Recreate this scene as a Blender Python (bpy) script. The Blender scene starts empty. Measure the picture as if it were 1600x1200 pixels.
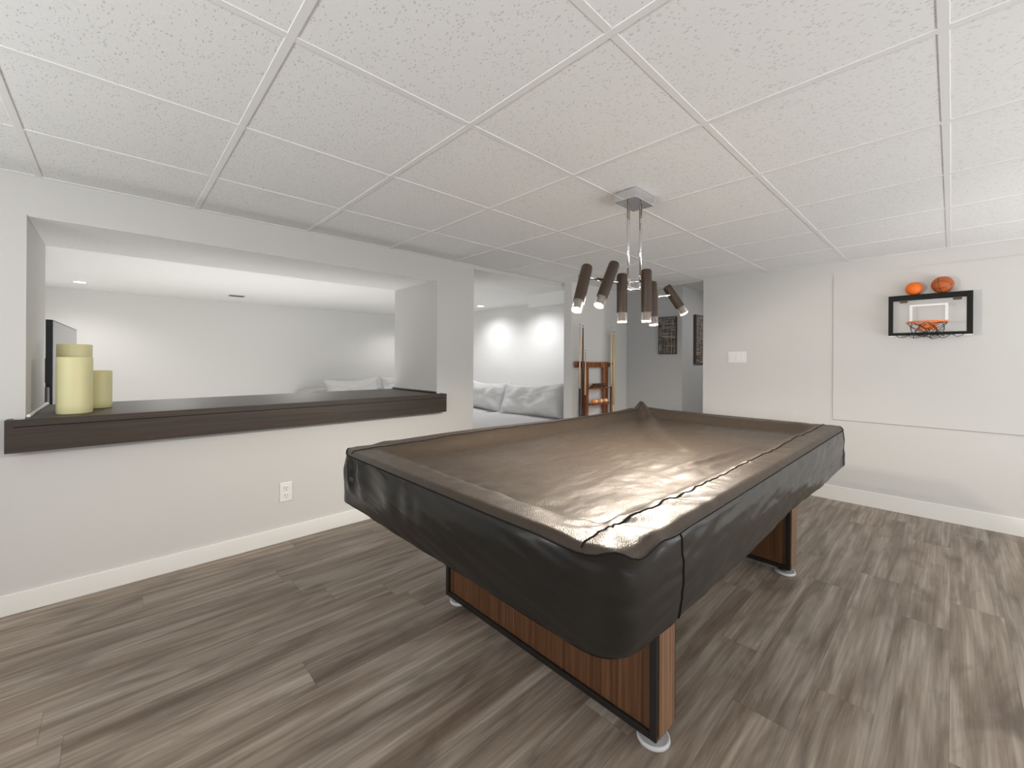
import bpy, bmesh, math, random
from mathutils import Vector, Matrix, noise

random.seed(7)
C = bpy.context.scene.collection
H0 = 1.21                      # eye height of the camera
YAW = 0.809378769
CEIL = 2.078                   # underside of the suspended ceiling

# ------------------------------------------------------------------ camera
cam = bpy.data.cameras.new('camera')
camo = bpy.data.objects.new('camera', cam); C.objects.link(camo)
cam.sensor_width = 36; cam.lens = 36 * 653.15 / 1600
cam.shift_x = -1.78 / 1600; cam.shift_y = -37.56 / 1600
cam.clip_start = 0.02
camo.matrix_world = Matrix.Translation((0, 0, H0)) @ Matrix.Rotation(YAW - math.pi / 2, 4, 'Z') @ Matrix.Rotation(math.pi / 2, 4, 'X') @ Matrix.Rotation(0.0058, 4, 'Z')
bpy.context.scene.camera = camo

# ------------------------------------------------------------------ exposure and world
sc = bpy.context.scene
sc.view_settings.view_transform = 'Standard'
sc.view_settings.look = 'None'
sc.view_settings.exposure = 0.02
sc.view_settings.gamma = 1
w = bpy.data.worlds.new('world'); sc.world = w; w.use_nodes = True
w.node_tree.nodes['Background'].inputs[0].default_value = (1, .97, .93, 1)
w.node_tree.nodes['Background'].inputs[1].default_value = .3

# ------------------------------------------------------------------ lights of the room and added fill
def area(name, loc, rot, sx, sy, power, col=(1, 1, 1)):
    l = bpy.data.lights.new(name, 'AREA'); l.shape = 'RECTANGLE'; l.size = sx; l.size_y = sy
    l.energy = power; l.color = col
    o = bpy.data.objects.new(name, l); C.objects.link(o); o.location = loc; o.rotation_euler = rot
    return o
def spot(name, loc, direction, power, angle, blend=.5, size=.03, col=(1, .95, .88)):
    l = bpy.data.lights.new(name, 'SPOT'); l.energy = power; l.spot_size = math.radians(angle)
    l.spot_blend = blend; l.shadow_soft_size = size; l.color = col
    o = bpy.data.objects.new(name, l); C.objects.link(o); o.location = loc
    o.rotation_euler = Vector(direction).to_track_quat('-Z', 'Y').to_euler()
    return o
R = math.radians
# unseen fill areas behind and beside the camera, added to brighten the room
area('rear_fill', (-1.66, .0, 1.45), (R(114), 0, R(-90)), 4.6, .8, 95, (.96, .985, 1))
area('side_upward_fill', (2.6, -2.35, .80), (R(138), 0, R(0)), 4.0, 1.0, 88, (.96, .985, 1))  # added low fill, tilted up to lift the ceiling
# downlights of the living room
for x, y, e_ in ((-.30, 7.05, 20), (1.6, 5.3, 46), (4.1, 7.0, 26), (.4, 5.2, 44)):
    spot('downlight_glow', (x, y, 2.06), (0, 0, -1), e_, 150, .7, .05, (1, .97, .93))
for x, y in ((4.24, 5.36), (4.24, 4.28)):
    spot('downlight_glow', (x, y, 2.03 if y > 5 else 2.03), (0.20, 0, -1), 33, 145, 1, .04, (.97, .98, 1))
area('living_room_up_fill', (1.0, 5.3, .06), (R(180), 0, 0), 3.0, 2.4, 36, (1, .99, .97))  # added up-facing area hidden behind the partition, stands in for bounced light
spot('hall_fill', (5.6, 1.0, 2.0), (-.6, .5, -1), 34, 150, .8, .05, (1, .98, .95))  # unseen spot without a fixture, added to brighten the hall and far ceiling

# ------------------------------------------------------------------ node helpers
def mat(name, col=(.5, .5, .5), rough=.5, metal=0, spec=.5, **kw):
    m = bpy.data.materials.new(name); m.use_nodes = True
    b = m.node_tree.nodes['Principled BSDF']
    b.inputs['Base Color'].default_value = (*col, 1); b.inputs['Roughness'].default_value = rough
    b.inputs['Metallic'].default_value = metal; b.inputs['Specular IOR Level'].default_value = spec
    for k, v in kw.items(): b.inputs[k.replace('_', ' ')].default_value = v
    return m
class N:
    def __init__(s, m): s.t = m.node_tree; s.b = s.t.nodes['Principled BSDF']
    def n(s, typ, ins=None, **at):
        o = s.t.nodes.new(typ)
        for k, v in at.items(): setattr(o, k, v)
        for k, v in (ins or {}).items():
            if isinstance(v, bpy.types.NodeSocket): s.t.links.new(v, o.inputs[k])
            else: o.inputs[k].default_value = v
        return o
    def m(s, op, a, b=None, c=None):
        o = s.n('ShaderNodeMath', {0: a}, operation=op)
        if b is not None:
            if isinstance(b, bpy.types.NodeSocket): s.t.links.new(b, o.inputs[1])
            else: o.inputs[1].default_value = b
        if c is not None:
            if isinstance(c, bpy.types.NodeSocket): s.t.links.new(c, o.inputs[2])
            else: o.inputs[2].default_value = c
        return o.outputs[0]
    def pos(s): return s.n('ShaderNodeNewGeometry').outputs['Position']
    def map(s, v, scale=(1, 1, 1), loc=(0, 0, 0), rot=(0, 0, 0)):
        return s.n('ShaderNodeMapping', {'Vector': v, 'Scale': scale, 'Location': loc, 'Rotation': rot}).outputs[0]
    def ramp(s, f, stops):
        r = s.n('ShaderNodeValToRGB', {'Fac': f}); e = r.color_ramp.elements
        while len(e) < len(stops): e.new(.5)
        for q, (p, c) in zip(e, stops): q.position = p; q.color = (*c, 1) if len(c) == 3 else c
        return r.outputs[0]
    def mix(s, f, a, b, blend='MIX'):
        o = s.n('ShaderNodeMix', data_type='RGBA', blend_type=blend)
        for i, v in ((0, f), (6, a), (7, b)):
            if isinstance(v, bpy.types.NodeSocket): s.t.links.new(v, o.inputs[i])
            else: o.inputs[i].default_value = v if i == 0 else (*v, 1)
        return o.outputs[2]
    def bump(s, h, strength=.3, dist=.01):
        o = s.n('ShaderNodeBump', {'Height': h, 'Strength': strength, 'Distance': dist}); s.t.links.new(o.outputs[0], s.b.inputs['Normal']); return o
    def col(s, v): s.t.links.new(v, s.b.inputs['Base Color'])
    def rough(s, v): s.t.links.new(v, s.b.inputs['Roughness'])

# ------------------------------------------------------------------ materials
def paint(name, col, bump=.06, sc_=220, rough=.55):
    m = mat(name, col, rough, spec=.3); n = N(m)
    t = n.n('ShaderNodeTexNoise', {'Vector': n.pos(), 'Scale': sc_, 'Detail': 2})
    n.bump(t.outputs[0], bump, .002); return m
M_wall = paint('wall_paint', (.60, .59, .575))
M_wall_white = paint('living_wall_paint', (.74, .735, .72))
M_wall_grey = paint('hall_grey_paint', (.42, .422, .425))
M_trim = mat('white_trim_paint', (.80, .79, .76), .35)
M_pop = paint('sprayed_ceiling', (.86, .86, .85), .9, 60, .9)
M_pop.node_tree.nodes['Bump'].inputs['Distance'].default_value = .006
M_livceil = paint('living_ceiling_paint', (.80, .80, .79), .15, 90, .8)

def fabric(name, col):
    m = mat(name, col, .95, spec=.1); n = N(m)
    t = n.n('ShaderNodeTexNoise', {'Vector': n.pos(), 'Scale': 350, 'Detail': 2}).outputs[0]
    t2 = n.n('ShaderNodeTexNoise', {'Vector': n.pos(), 'Scale': 9, 'Detail': 4, 'Distortion': 1}).outputs[0]
    n.bump(n.m('ADD', n.m('MULTIPLY', t, .15), t2), .35, .012); return m
def tile_mat():
    m = mat('mineral_ceiling_tile', (.66, .655, .645), .95, spec=.1); n = N(m)
    p = n.pos()
    big = n.n('ShaderNodeTexNoise', {'Vector': n.map(p, (1, 1, 1)), 'Scale': 28, 'Detail': 3, 'Distortion': 1.5}).outputs[0]
    warp = n.n('ShaderNodeMix', {0: .05, 4: p}, data_type='VECTOR')
    tn = n.n('ShaderNodeTexNoise', {'Vector': p, 'Scale': 14}); n.t.links.new(tn.outputs['Color'], warp.inputs[5])
    v = n.n('ShaderNodeTexVoronoi', {'Vector': n.map(warp.outputs[1], (1, .38, 1), rot=(0, 0, .5)), 'Scale': 140, 'Randomness': 1})
    keep = n.m('GREATER_THAN', n.n('ShaderNodeSeparateColor', {0: v.outputs['Color']}).outputs[0], .38)
    spot_ = n.m('MULTIPLY', n.m('LESS_THAN', v.outputs['Distance'], .26), keep)
    v2 = n.n('ShaderNodeTexVoronoi', {'Vector': n.map(p, (1, 1, 1)), 'Scale': 260})
    pin = n.m('LESS_THAN', v2.outputs['Distance'], .20)
    hole = n.m('MAXIMUM', n.m('MULTIPLY', spot_, .55), n.m('MULTIPLY', pin, .22))
    n.col(n.mix(hole, (.84, .845, .845), (.46, .46, .455)))
    h = n.m('SUBTRACT', n.m('MULTIPLY', big, .6), hole)
    n.bump(h, .55, .0025)
    return m
M_tile = tile_mat()
M_grid = mat('ceiling_grid_metal', (.80, .80, .795), .5)

def floor_mat():
    m = mat('vinyl_plank_floor', (.2, .17, .14), .42, spec=.45); n = N(m)
    p = n.n('ShaderNodeSeparateXYZ', {0: n.pos()}); x, y = p.outputs[0], p.outputs[1]
    W, L = .178, 1.22
    row = n.m('FLOOR', n.m('DIVIDE', y, W))
    ro = n.n('ShaderNodeTexWhiteNoise', {'W': row}, noise_dimensions='1D').outputs[0]
    xs = n.m('DIVIDE', n.m('ADD', x, n.m('MULTIPLY', ro, 3.7)), L)
    colm = n.m('FLOOR', xs)
    cv = n.n('ShaderNodeCombineXYZ', {0: row, 1: colm})
    rnd = n.n('ShaderNodeTexWhiteNoise', {'Vector': cv.outputs[0]}, noise_dimensions='2D')
    r1 = rnd.outputs[0]
    # grain coordinates, shifted for each plank
    g = n.n('ShaderNodeCombineXYZ', {0: n.m('ADD', x, n.m('MULTIPLY', r1, 40)), 1: n.m('ADD', y, n.m('MULTIPLY', ro, 9)), 2: n.m('MULTIPLY', r1, 13)}).outputs[0]
    n1 = n.n('ShaderNodeTexNoise', {'Vector': n.map(g, (.8, 10, 1)), 'Scale': 1.6, 'Detail': 5, 'Distortion': .5, 'Roughness': .6}).outputs[0]
    n2 = n.n('ShaderNodeTexNoise', {'Vector': n.map(g, (1.3, 65, 1)), 'Scale': 2.2, 'Detail': 5, 'Distortion': .35}).outputs[0]
    # cathedral grain and knots
    wv = n.n('ShaderNodeTexWave', {'Vector': n.map(g, (.55, 6.0, 1)), 'Scale': 2.2, 'Distortion': 9, 'Detail': 3, 'Detail Scale': 1.2}, wave_type='BANDS', bands_direction='Y').outputs[1]
    kn = n.n('ShaderNodeTexVoronoi', {'Vector': n.map(g, (.9, 2.6, 1)), 'Scale': 1.25})
    knot = n.m('SUBTRACT', 1, n.m('SMOOTH_MIN', n.m('MULTIPLY', kn.outputs['Distance'], 9), 1, .2))
    base = n.ramp(n1, [(.32, (.165, .125, .095)), (.46, (.26, .210, .170)), (.58, (.37, .315, .265)), (.74, (.48, .425, .37))])
    c = n.mix(n.m('MULTIPLY', n.m('SUBTRACT', n2, .35), .85), base, (.085, .064, .050))
    c = n.mix(n.m('MULTIPLY', wv, .16), c, (.09, .07, .055))
    c = n.mix(n.m('MULTIPLY', knot, .7), c, (.06, .045, .035))
    sm = n.n('ShaderNodeTexNoise', {'Vector': n.map(g, (1.5, 5.5, 1)), 'Scale': 1.0, 'Detail': 3, 'Distortion': 1.6}).outputs[0]
    c = n.mix(n.ramp(sm, [(.52, (0, 0, 0)), (.72, (.62, .62, .62))]), c, (.085, .062, .046))
    tone = n.m('ADD', n.m('MULTIPLY', r1, .26), .98)
    tcol = n.n('ShaderNodeCombineColor', {0: tone, 1: n.m('MULTIPLY', tone, .98), 2: n.m('MULTIPLY', tone, .945)}).outputs[0]
    c = n.mix(1, c, tcol, 'MULTIPLY')
    fy = n.m('FRACT', n.m('DIVIDE', y, W)); fx = n.m('FRACT', xs)
    gap = n.m('MAXIMUM', n.m('LESS_THAN', fy, .010), n.m('LESS_THAN', fx, .0016))
    c = n.mix(n.m('MULTIPLY', gap, .4), c, (.03, .022, .018))
    n.col(c)
    n.rough(n.m('ADD', n.m('MULTIPLY', n2, .2), .34))
    n.bump(n.m('SUBTRACT', n.m('MULTIPLY', n2, .5), gap), .25, .0015)
    return m
M_floor = floor_mat()

def wood(name, dark, light, axis='X', rough=.4, fine=60, scale=1.0):
    m = mat(name, light, rough); n = N(m); p = n.pos()
    s = {'X': (1.4, fine * .6, fine * .6), 'Y': (fine * .6, 1.4, fine * .6), 'Z': (fine * .6, fine * .6, 1.4)}[axis]
    s = tuple(k * scale for k in s)
    a = n.n('ShaderNodeTexNoise', {'Vector': n.map(p, s), 'Scale': 1, 'Detail': 6, 'Distortion': .6}).outputs[0]
    s2 = tuple(k * .3 for k in s)
    b = n.n('ShaderNodeTexNoise', {'Vector': n.map(p, s2), 'Scale': 1, 'Detail': 3, 'Distortion': 1.5}).outputs[0]
    f = n.m('ADD', n.m('MULTIPLY', a, .65), n.m('MULTIPLY', b, .35))
    n.col(n.ramp(f, [(.36, dark), (.62, light)])); n.bump(a, .15, .001)
    return m
M_ledge = wood('dark_walnut_board', (.014, .009, .006), (.048, .029, .018), 'X', .45, 70)
M_walnut = wood('walnut_veneer', (.050, .020, .009), (.15, .066, .028), 'Z', .3, 130)
M_walnut_edge = wood('light_walnut_edge', (.12, .058, .028), (.27, .15, .08), 'Z', .35, 170)
M_black = mat('satin_black_metal', (.012, .011, .010), .3)
M_rack = wood('cherry_rack_wood', (.07, .018, .006), (.30, .10, .028), 'Z', .25, 60)
M_cue_light = mat('maple_cue_shaft', (.70, .52, .34), .25)
M_cue_yellow = mat('yellow_ash_pole', (.66, .50, .24), .4)
M_cue_dark = mat('dark_cue_butt', (.035, .028, .024), .25)
M_cue_red = mat('reddish_cue_butt', (.10, .03, .015), .25)
M_white_plastic = mat('white_plastic', (.78, .775, .75), .3)
M_slot = mat('outlet_slot', (.12, .12, .12), .5)
M_chrome = mat('polished_chrome', (.75, .75, .76), .12, 1)
M_bronze = mat('dark_bronze_sleeve', (.060, .040, .028), .42, .35)
M_glass = mat('clear_acrylic', (.9, .88, .85), .06, Alpha=.1)
M_bulb = mat('lit_lamp_face', (1, 1, 1), .5)
b = M_bulb.node_tree.nodes['Principled BSDF']
b.inputs['Emission Color'].default_value = (1, .84, .62, 1); b.inputs['Emission Strength'].default_value = 60
M_down = mat('lit_downlight_lens', (1, 1, 1), .5)
b = M_down.node_tree.nodes['Principled BSDF']
b.inputs['Emission Color'].default_value = (1, .97, .93, 1); b.inputs['Emission Strength'].default_value = 9
M_wax = mat('ivory_wax', (.72, .69, .40), .38, spec=.4, Subsurface_Weight=.35, Subsurface_Scale=.02)
M_wick = mat('dark_wick', (.03, .03, .03), .8)
M_orange = mat('bright_orange_ball', (.86, .17, .012), .55)
M_rim = mat('orange_hoop_metal', (.80, .20, .04), .4)
M_net = mat('black_net_cord', (.02, .02, .02), .8)
M_tv = mat('glossy_screen', (.02, .022, .026), .08, spec=1.0)
M_tvb = mat('tv_bezel', (.012, .014, .018), .35)
M_coaster = mat('frosted_caster_cup', (.80, .80, .80), .3, Transmission_Weight=.35)
M_vent = mat('vent_grey', (.36, .35, .34), .5)
M_poolball = mat('polished_ball', (.75, .25, .06), .12)
M_poolball2 = mat('polished_cream_ball', (.80, .62, .42), .12)
M_brown_part = mat('dark_brown_wood', (.07, .03, .015), .3)

M_sofa = fabric('pale_grey_upholstery', (.56, .56, .57))
M_pillow = fabric('pale_grey_linen', (.60, .60, .60))

def basket_mat():
    m = mat('tan_basketball_rubber', (.42, .10, .02), .55); n = N(m)
    o = n.n('ShaderNodeTexCoord').outputs['Object']
    s = n.n('ShaderNodeSeparateXYZ', {0: n.map(o, (1, 1, 1), rot=(.35, .5, .4))})
    x, y, z = s.outputs
    r = .0615
    l1 = n.m('LESS_THAN', n.m('ABSOLUTE', z), .0017)
    l2 = n.m('LESS_THAN', n.m('ABSOLUTE', y), .0017)
    hyp = n.m('ABSOLUTE', n.m('SUBTRACT', n.m('ABSOLUTE', x), n.m('ADD', .028, n.m('MULTIPLY', n.m('MULTIPLY', z, z), 4))))
    l3 = n.m('LESS_THAN', hyp, .0017)
    l = n.m('MAXIMUM', n.m('MAXIMUM', l1, l2), l3)
    n.col(n.mix(l, (.46, .105, .022), (.05, .02, .012)))
    v = n.n('ShaderNodeTexVoronoi', {'Vector': o, 'Scale': 260}).outputs['Distance']; n.bump(v, .3, .001)
    return m
M_basket = basket_mat()

def art_mat():
    m = mat('woven_brown_relief', (.10, .08, .07), .6); n = N(m); p = n.pos()
    a = n.n('ShaderNodeTexNoise', {'Vector': n.map(p, (90, 90, 7)), 'Scale': 1, 'Detail': 4}).outputs[0]
    b_ = n.n('ShaderNodeTexNoise', {'Vector': n.map(p, (6, 6, 90)), 'Scale': 1, 'Detail': 4}).outputs[0]
    f = n.m('MAXIMUM', a, b_)
    n.col(n.ramp(f, [(.5, (.045, .034, .028)), (.66, (.30, .26, .22))])); n.bump(f, .6, .004); return m
M_art = art_mat()
M_artf = mat('dark_picture_edge', (.035, .028, .025), .5)

def vinyl(name, col, rough, spec, tint, emboss):
    m = mat(name, col, rough, spec=spec); n = N(m); p = n.pos()
    gr = n.n('ShaderNodeTexNoise', {'Vector': p, 'Scale': 420, 'Detail': 2}).outputs[0]
    cr = n.n('ShaderNodeTexNoise', {'Vector': n.map(p, (5, 9, 5), rot=(0, 0, .5)), 'Scale': 1.3, 'Detail': 6, 'Distortion': 1.2, 'Roughness': .62}).outputs[0]
    cr2 = n.n('ShaderNodeTexNoise', {'Vector': n.map(p, (22, 60, 20), rot=(0, 0, .9)), 'Scale': 1, 'Detail': 4, 'Distortion': 1.2}).outputs[0]
    h = n.m('ADD', n.m('MULTIPLY', gr, .05), n.m('ADD', n.m('MULTIPLY', cr, .5), n.m('MULTIPLY', cr2, .22)))
    if emboss:
        # fine pressed ripples, as on embossed vinyl
        rp = n.n('ShaderNodeTexWave', {'Vector': n.map(p, (1, 1, 1), rot=(0, 0, .75)), 'Scale': 55, 'Distortion': 7, 'Detail': 2, 'Detail Scale': 1.6}, wave_type='BANDS').outputs[1]
        h = n.m('ADD', h, n.m('MULTIPLY', rp, .055))
    if not emboss: h = n.n('ShaderNodeTexNoise', {'Vector': p, 'Scale': 3.5, 'Detail': 1}).outputs[0]
    n.bump(h, .55 if emboss else .12, .006)
    if emboss: n.rough(n.m('ADD', n.m('MULTIPLY', cr2, .20), rough - .10))
    n.b.inputs['Specular Tint'].default_value = (*tint, 1)
    return m
M_vinyl_top = vinyl('embossed_vinyl_bronze_sheen', (.029, .0205, .014), .40, .72, (1, .88, .76), True)  # black vinyl with its warm bronze reflection painted into colour and tint
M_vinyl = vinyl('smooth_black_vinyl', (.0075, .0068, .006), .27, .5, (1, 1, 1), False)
M_stitch = mat('black_piping', (.010, .008, .007), .8, spec=.15)

# ------------------------------------------------------------------ mesh helpers
def box(bm, x0, x1, y0, y1, z0, z1):
    v = [bm.verts.new(p) for p in ((x0, y0, z0), (x1, y0, z0), (x1, y1, z0), (x0, y1, z0), (x0, y0, z1), (x1, y0, z1), (x1, y1, z1), (x0, y1, z1))]
    for f in ((0, 3, 2, 1), (4, 5, 6, 7), (0, 1, 5, 4), (1, 2, 6, 5), (2, 3, 7, 6), (3, 0, 4, 7)):
        bm.faces.new([v[i] for i in f])
def boxes(*bs):
    bm = bmesh.new()
    for q in bs: box(bm, *q)
    return bm
def frame_to(d):
    return Vector(d).normalized().to_track_quat('Z', 'Y').to_matrix()
def lathe(bm, prof, base=(0, 0, 0), d=(0, 0, 1), seg=32):
    Mx = frame_to(d); base = Vector(base); rings = []
    for r, h in prof:
        if r < 1e-6: rings.append([bm.verts.new(base + Mx @ Vector((0, 0, h)))])
        else: rings.append([bm.verts.new(base + Mx @ Vector((r * math.cos(2 * math.pi * i / seg), r * math.sin(2 * math.pi * i / seg), h))) for i in range(seg)])
    for a, c in zip(rings, rings[1:]):
        for i in range(seg):
            j = (i + 1) % seg
            if len(a) == 1 and len(c) > 1: bm.faces.new((a[0], c[i], c[j]))
            elif len(c) == 1 and len(a) > 1: bm.faces.new((a[i], a[j], c[0]))
            elif len(a) > 1: bm.faces.new((a[i], a[j], c[j], c[i]))
    return bm
def tube(bm, pts, r, seg=10, closed=False, caps=True):
    pts = [Vector(p) for p in pts]; n = len(pts); rings = []
    up = Vector((0, 0, 1)); prev = None
    for i, p in enumerate(pts):
        a = pts[(i - 1) % n] if (closed or i > 0) else p
        c = pts[(i + 1) % n] if (closed or i < n - 1) else p
        t = (c - a).normalized()
        if prev is None:
            q = up if abs(t.dot(up)) < .9 else Vector((1, 0, 0))
            u = t.cross(q).normalized()
        else:
            u = (prev - t * prev.dot(t)).normalized()
        prev = u; v = t.cross(u)
        rr = r(i / (n - 1)) if callable(r) else r
        rings.append([bm.verts.new(p + (u * math.cos(2 * math.pi * k / seg) + v * math.sin(2 * math.pi * k / seg)) * rr) for k in range(seg)])
    m = n if closed else n - 1
    for i in range(m):
        a, c = rings[i], rings[(i + 1) % n]
        for k in range(seg): bm.faces.new((a[k], a[(k + 1) % seg], c[(k + 1) % seg], c[k]))
    if caps and not closed:
        bm.faces.new(rings[0][::-1]); bm.faces.new(rings[-1])
    return bm
def wl(o):
    v = Vector((0, 0, 0))
    while o: v += o.location; o = o.parent
    return v
def obj(name, bm, m, parent=None, smooth=False, bevel=0, loc=None, seg=2):
    bmesh.ops.recalc_face_normals(bm, faces=bm.faces)
    off = Vector(loc) if loc is not None else Vector((0, 0, 0))
    base = wl(parent) + off if parent else off
    bmesh.ops.translate(bm, verts=bm.verts, vec=-base)
    me = bpy.data.meshes.new(name); bm.to_mesh(me); bm.free()
    me.materials.append(m)
    if smooth:
        for p in me.polygons: p.use_smooth = True
    o = bpy.data.objects.new(name, me); C.objects.link(o); o.parent = parent; o.location = off
    if bevel:
        md = o.modifiers.new('bevel', 'BEVEL'); md.width = bevel; md.segments = seg; md.limit_method = 'ANGLE'
    return o
def thing(name, label, cat, loc=(0, 0, 0), group=None):
    o = bpy.data.objects.new(name, None); C.objects.link(o); o.location = loc; o.empty_display_size = .1
    o['label'] = label; o['category'] = cat
    if group: o['group'] = group
    return o
def tag(o, label, cat, group=None):
    o['label'] = label; o['category'] = cat
    if group: o['group'] = group
    return o
def struct(name, bm, m, label=None, **k):
    o = obj(name, bm, m, **k); o['kind'] = 'structure'
    if label: o['label'] = label
    return o
def part_label(o, t): o['label'] = t; return o

# ------------------------------------------------------------------ the setting
struct('floor', boxes((-1.7, 6.6, -2.6, 3.8, -.05, 0)), M_floor)
struct('floor', boxes((-1.7, 6.6, 3.8, 7.95, -.05, 0)), fabric('pale_bounce_floor', (.62, .60, .57)))  # unseen living room floor, made pale to bounce light upward
# suspended ceiling: main field and the strip over the hall
bm = boxes((-1.7, 4.79, -2.6, 3.05, CEIL + .003, CEIL + .05), (4.79, 6.6, -.5, 2.17, CEIL + .003, CEIL + .05))
struct('ceiling', bm, M_tile, 'white suspended ceiling of square mineral tiles')
G = .6096; GU = .3414; GV = .0183
bm = bmesh.new(); hw = .012
us = [GU + G * k for k in range(-3, 8)]
vs = [GV + G * k for k in range(-4, 5)]
for u in us:
    if u < 4.79: box(bm, u - hw, u + hw, -2.6, 3.05, CEIL, CEIL + .009)
for v in vs: box(bm, -1.7, 4.789, v - hw, v + hw, CEIL + .0004, CEIL + .0088)
for v in (.6279, 1.2375, 1.8471): box(bm, 4.79, 6.6, v - hw, v + hw, CEIL + .0004, CEIL + .0088)
box(bm, 5.208, 5.232, -.5, 2.17, CEIL, CEIL + .009)
box(bm, -1.7, 2.40, 3.034, 3.049, CEIL - .0004, CEIL + .0095)       # wall angle
box(bm, 4.564, 4.579, -2.6, 1.845, CEIL - .0004, CEIL + .0095)
struct('trim_1', bm, M_grid, 'white metal grid between the ceiling tiles', bevel=.0015)
# left wall, a deep partition with a pass-through opening
Z1, Z2 = .905, 1.890
bm = boxes((-1.7, 2.40, 3.05, 3.80, 0, Z1), (-1.7, 2.40, 3.05, 3.80, Z2, 2.12),
           (-1.7, -.307, 3.05, 3.80, Z1, Z2), (2.003, 2.40, 3.05, 3.80, Z1, Z2))
struct('wall_left', bm, M_wall)
struct('trim_2', boxes((-.306, 2.002, 3.056, 3.794, Z2 - .003, Z2 + .002)), M_pop, 'sprayed texture on the underside of the opening')
# header, soffit and bulkhead over the passage
struct('trim_3', boxes((2.40, 3.88, 3.05, 3.75, 2.045, 2.12)), M_pop, 'shallow sprayed soffit over the passage')
struct('trim_4', boxes((3.88, 4.79, 3.01, 3.80, 1.888, 2.12)), M_livceil, 'dropped bulkhead in the passage corner')
struct('trim_7', boxes((2.40, 3.656, 3.044, 3.05, 2.045, CEIL + .01)), M_wall, 'painted front edge of the soffit')
# thin end wall that carries the cue rack
struct('wall_end', boxes((3.656, 4.79, 2.90, 3.01, 0, CEIL + .03)), M_wall)
struct('trim_5', boxes((3.6, 3.657, 2.94, 3.0, 0, 0.001)), M_trim)
# hall block: one face to the room, one along the hall
struct('wall_hall', boxes((4.79, 6.6, 2.17, 3.01, 0, CEIL + .03)), M_wall_grey)
struct('wall_hall_end', boxes((6.48, 6.6, -.5, 2.17, 0, CEIL + .03)), M_wall_grey)
# right wall
struct('wall_right', boxes((4.58, 4.70, -2.6, 1.845, 0, CEIL + .04)), M_wall)
struct('trim_6', boxes((4.573, 4.581, -2.0, .72, .706, 1.962)), M_wall, 'painted panel fixed flush on the right wall')
struct('trim_8', boxes((4.5745, 4.5800, -2.0, .72, .7025, .7058), (4.5745, 4.5800, .7202, .7215, .706, 1.962)), mat('panel_joint_shade', (.30, .29, .275), .8), 'thin dark strip drawing the joint and its shadow around the painted panel')  # panel joint, its shadow line put in as a dark grey strip
# living room shell
struct('wall_far', boxes((-.8, 4.90, 7.80, 7.95, 0, 2.2)), M_wall_white)
struct('wall_living_left', boxes((-.82, -.70, 3.80, 7.80, 0, 2.2)), M_wall_white)
struct('wall_living_right', boxes((4.76, 4.90, 3.01, 7.80, 0, 2.2)), M_wall_white)
struct('ceiling', boxes((-.82, 4.90, 3.75, 7.95, 2.092, 2.14)), M_livceil, 'smooth bright ceiling of the living room')
# walls behind the camera
struct('wall_rear', boxes((-1.82, -1.7, -2.6, 3.05, 0, CEIL + .04)), M_wall)
struct('wall_side', boxes((-1.7, 4.58, -2.72, -2.6, 0, CEIL + .04)), M_wall)
# baseboards
struct('baseboard_left', boxes((-1.7, 2.412, 3.036, 3.05, 0, .098)), M_trim, bevel=.003)
struct('baseboard_right', boxes((4.566, 4.58, -2.6, 1.845, 0, .125)), M_trim, bevel=.003)
struct('baseboard_end', boxes((3.656, 4.776, 2.886, 2.90, 0, .10)), M_trim, bevel=.003)
struct('baseboard_hall', boxes((4.776, 4.79, 2.17, 2.886, 0, .10), (4.776, 6.48, 2.156, 2.17, 0, .10)), M_trim, bevel=.003)
bpy.data.objects.remove(bpy.data.objects['trim_5'])

# ------------------------------------------------------------------ ledge in the opening
t = thing('wooden_ledge', 'long dark-stained wooden ledge with a deep front board in the wall opening', 'ledge', (.84, 3.05, .92))
obj('top_board', boxes((-.305, 2.001, 2.99, 3.82, .906, .92)), M_ledge, t, bevel=.001)
obj('front_board', boxes((-.363, 2.052, 2.972, 2.99, .767, .9195)), M_ledge, t, bevel=.0015)
obj('end_board', boxes((-.363, -.345, 2.99, 3.049, .767, .9195)), M_ledge, t, bevel=.001)
obj('end_board', boxes((2.034, 2.052, 2.99, 3.049, .767, .9195)), M_ledge, t, bevel=.001)
obj('face_strip', boxes((-.335, 2.024, 2.9695, 2.973, .885, .888)), M_stitch, t)
part_label(obj('quarter_round', boxes((-.3065, -.290, 3.05, 3.82, .92, .936)), M_trim, t, bevel=.006, seg=3), 'white quarter round')
obj('quarter_round', boxes((1.988, 2.0025, 3.05, 3.82, .92, .936)), M_ledge, t, bevel=.006, seg=3)

# ------------------------------------------------------------------ candles
def candle(x, y, r, h, label, rim=.012):
    t = thing('pillar_candle', label, 'candle', (x, y, .92), 'ivory pillar candles on the ledge')
    bm = bmesh.new()
    prof = [(0, 0), (r - .003, 0), (r, .003)] + [(r, h * k / 6) for k in range(1, 6)] + [(r, h - .004), (r - .003, h), (r - .008, h), (r - .012, h - .006), (r - .016, h - rim), (r * .4, h - rim - .006), (0, h - rim - .007)]
    lathe(bm, prof, (x, y, .9202), seg=48)
    obj('wax_body', bm, M_wax, t, smooth=True)
    bm = bmesh.new(); tube(bm, [(x, y, .92 + h - rim - .008), (x, y, .92 + h - rim + .008), (x + .003, y, .92 + h - rim + .014)], .0016, 8)
    obj('wick', bm, M_wick, t)
candle(-.150, 3.155, .068, .292, 'thick ivory pillar candle standing at the front of the ledge', .02)
candle(-.160, 3.345, .070, .362, 'tallest ivory pillar candle, behind the thick front one on the ledge', .05)
candle(-.064, 3.405, .055, .215, 'shortest ivory pillar candle, right of and behind the thick front one', .015)

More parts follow.
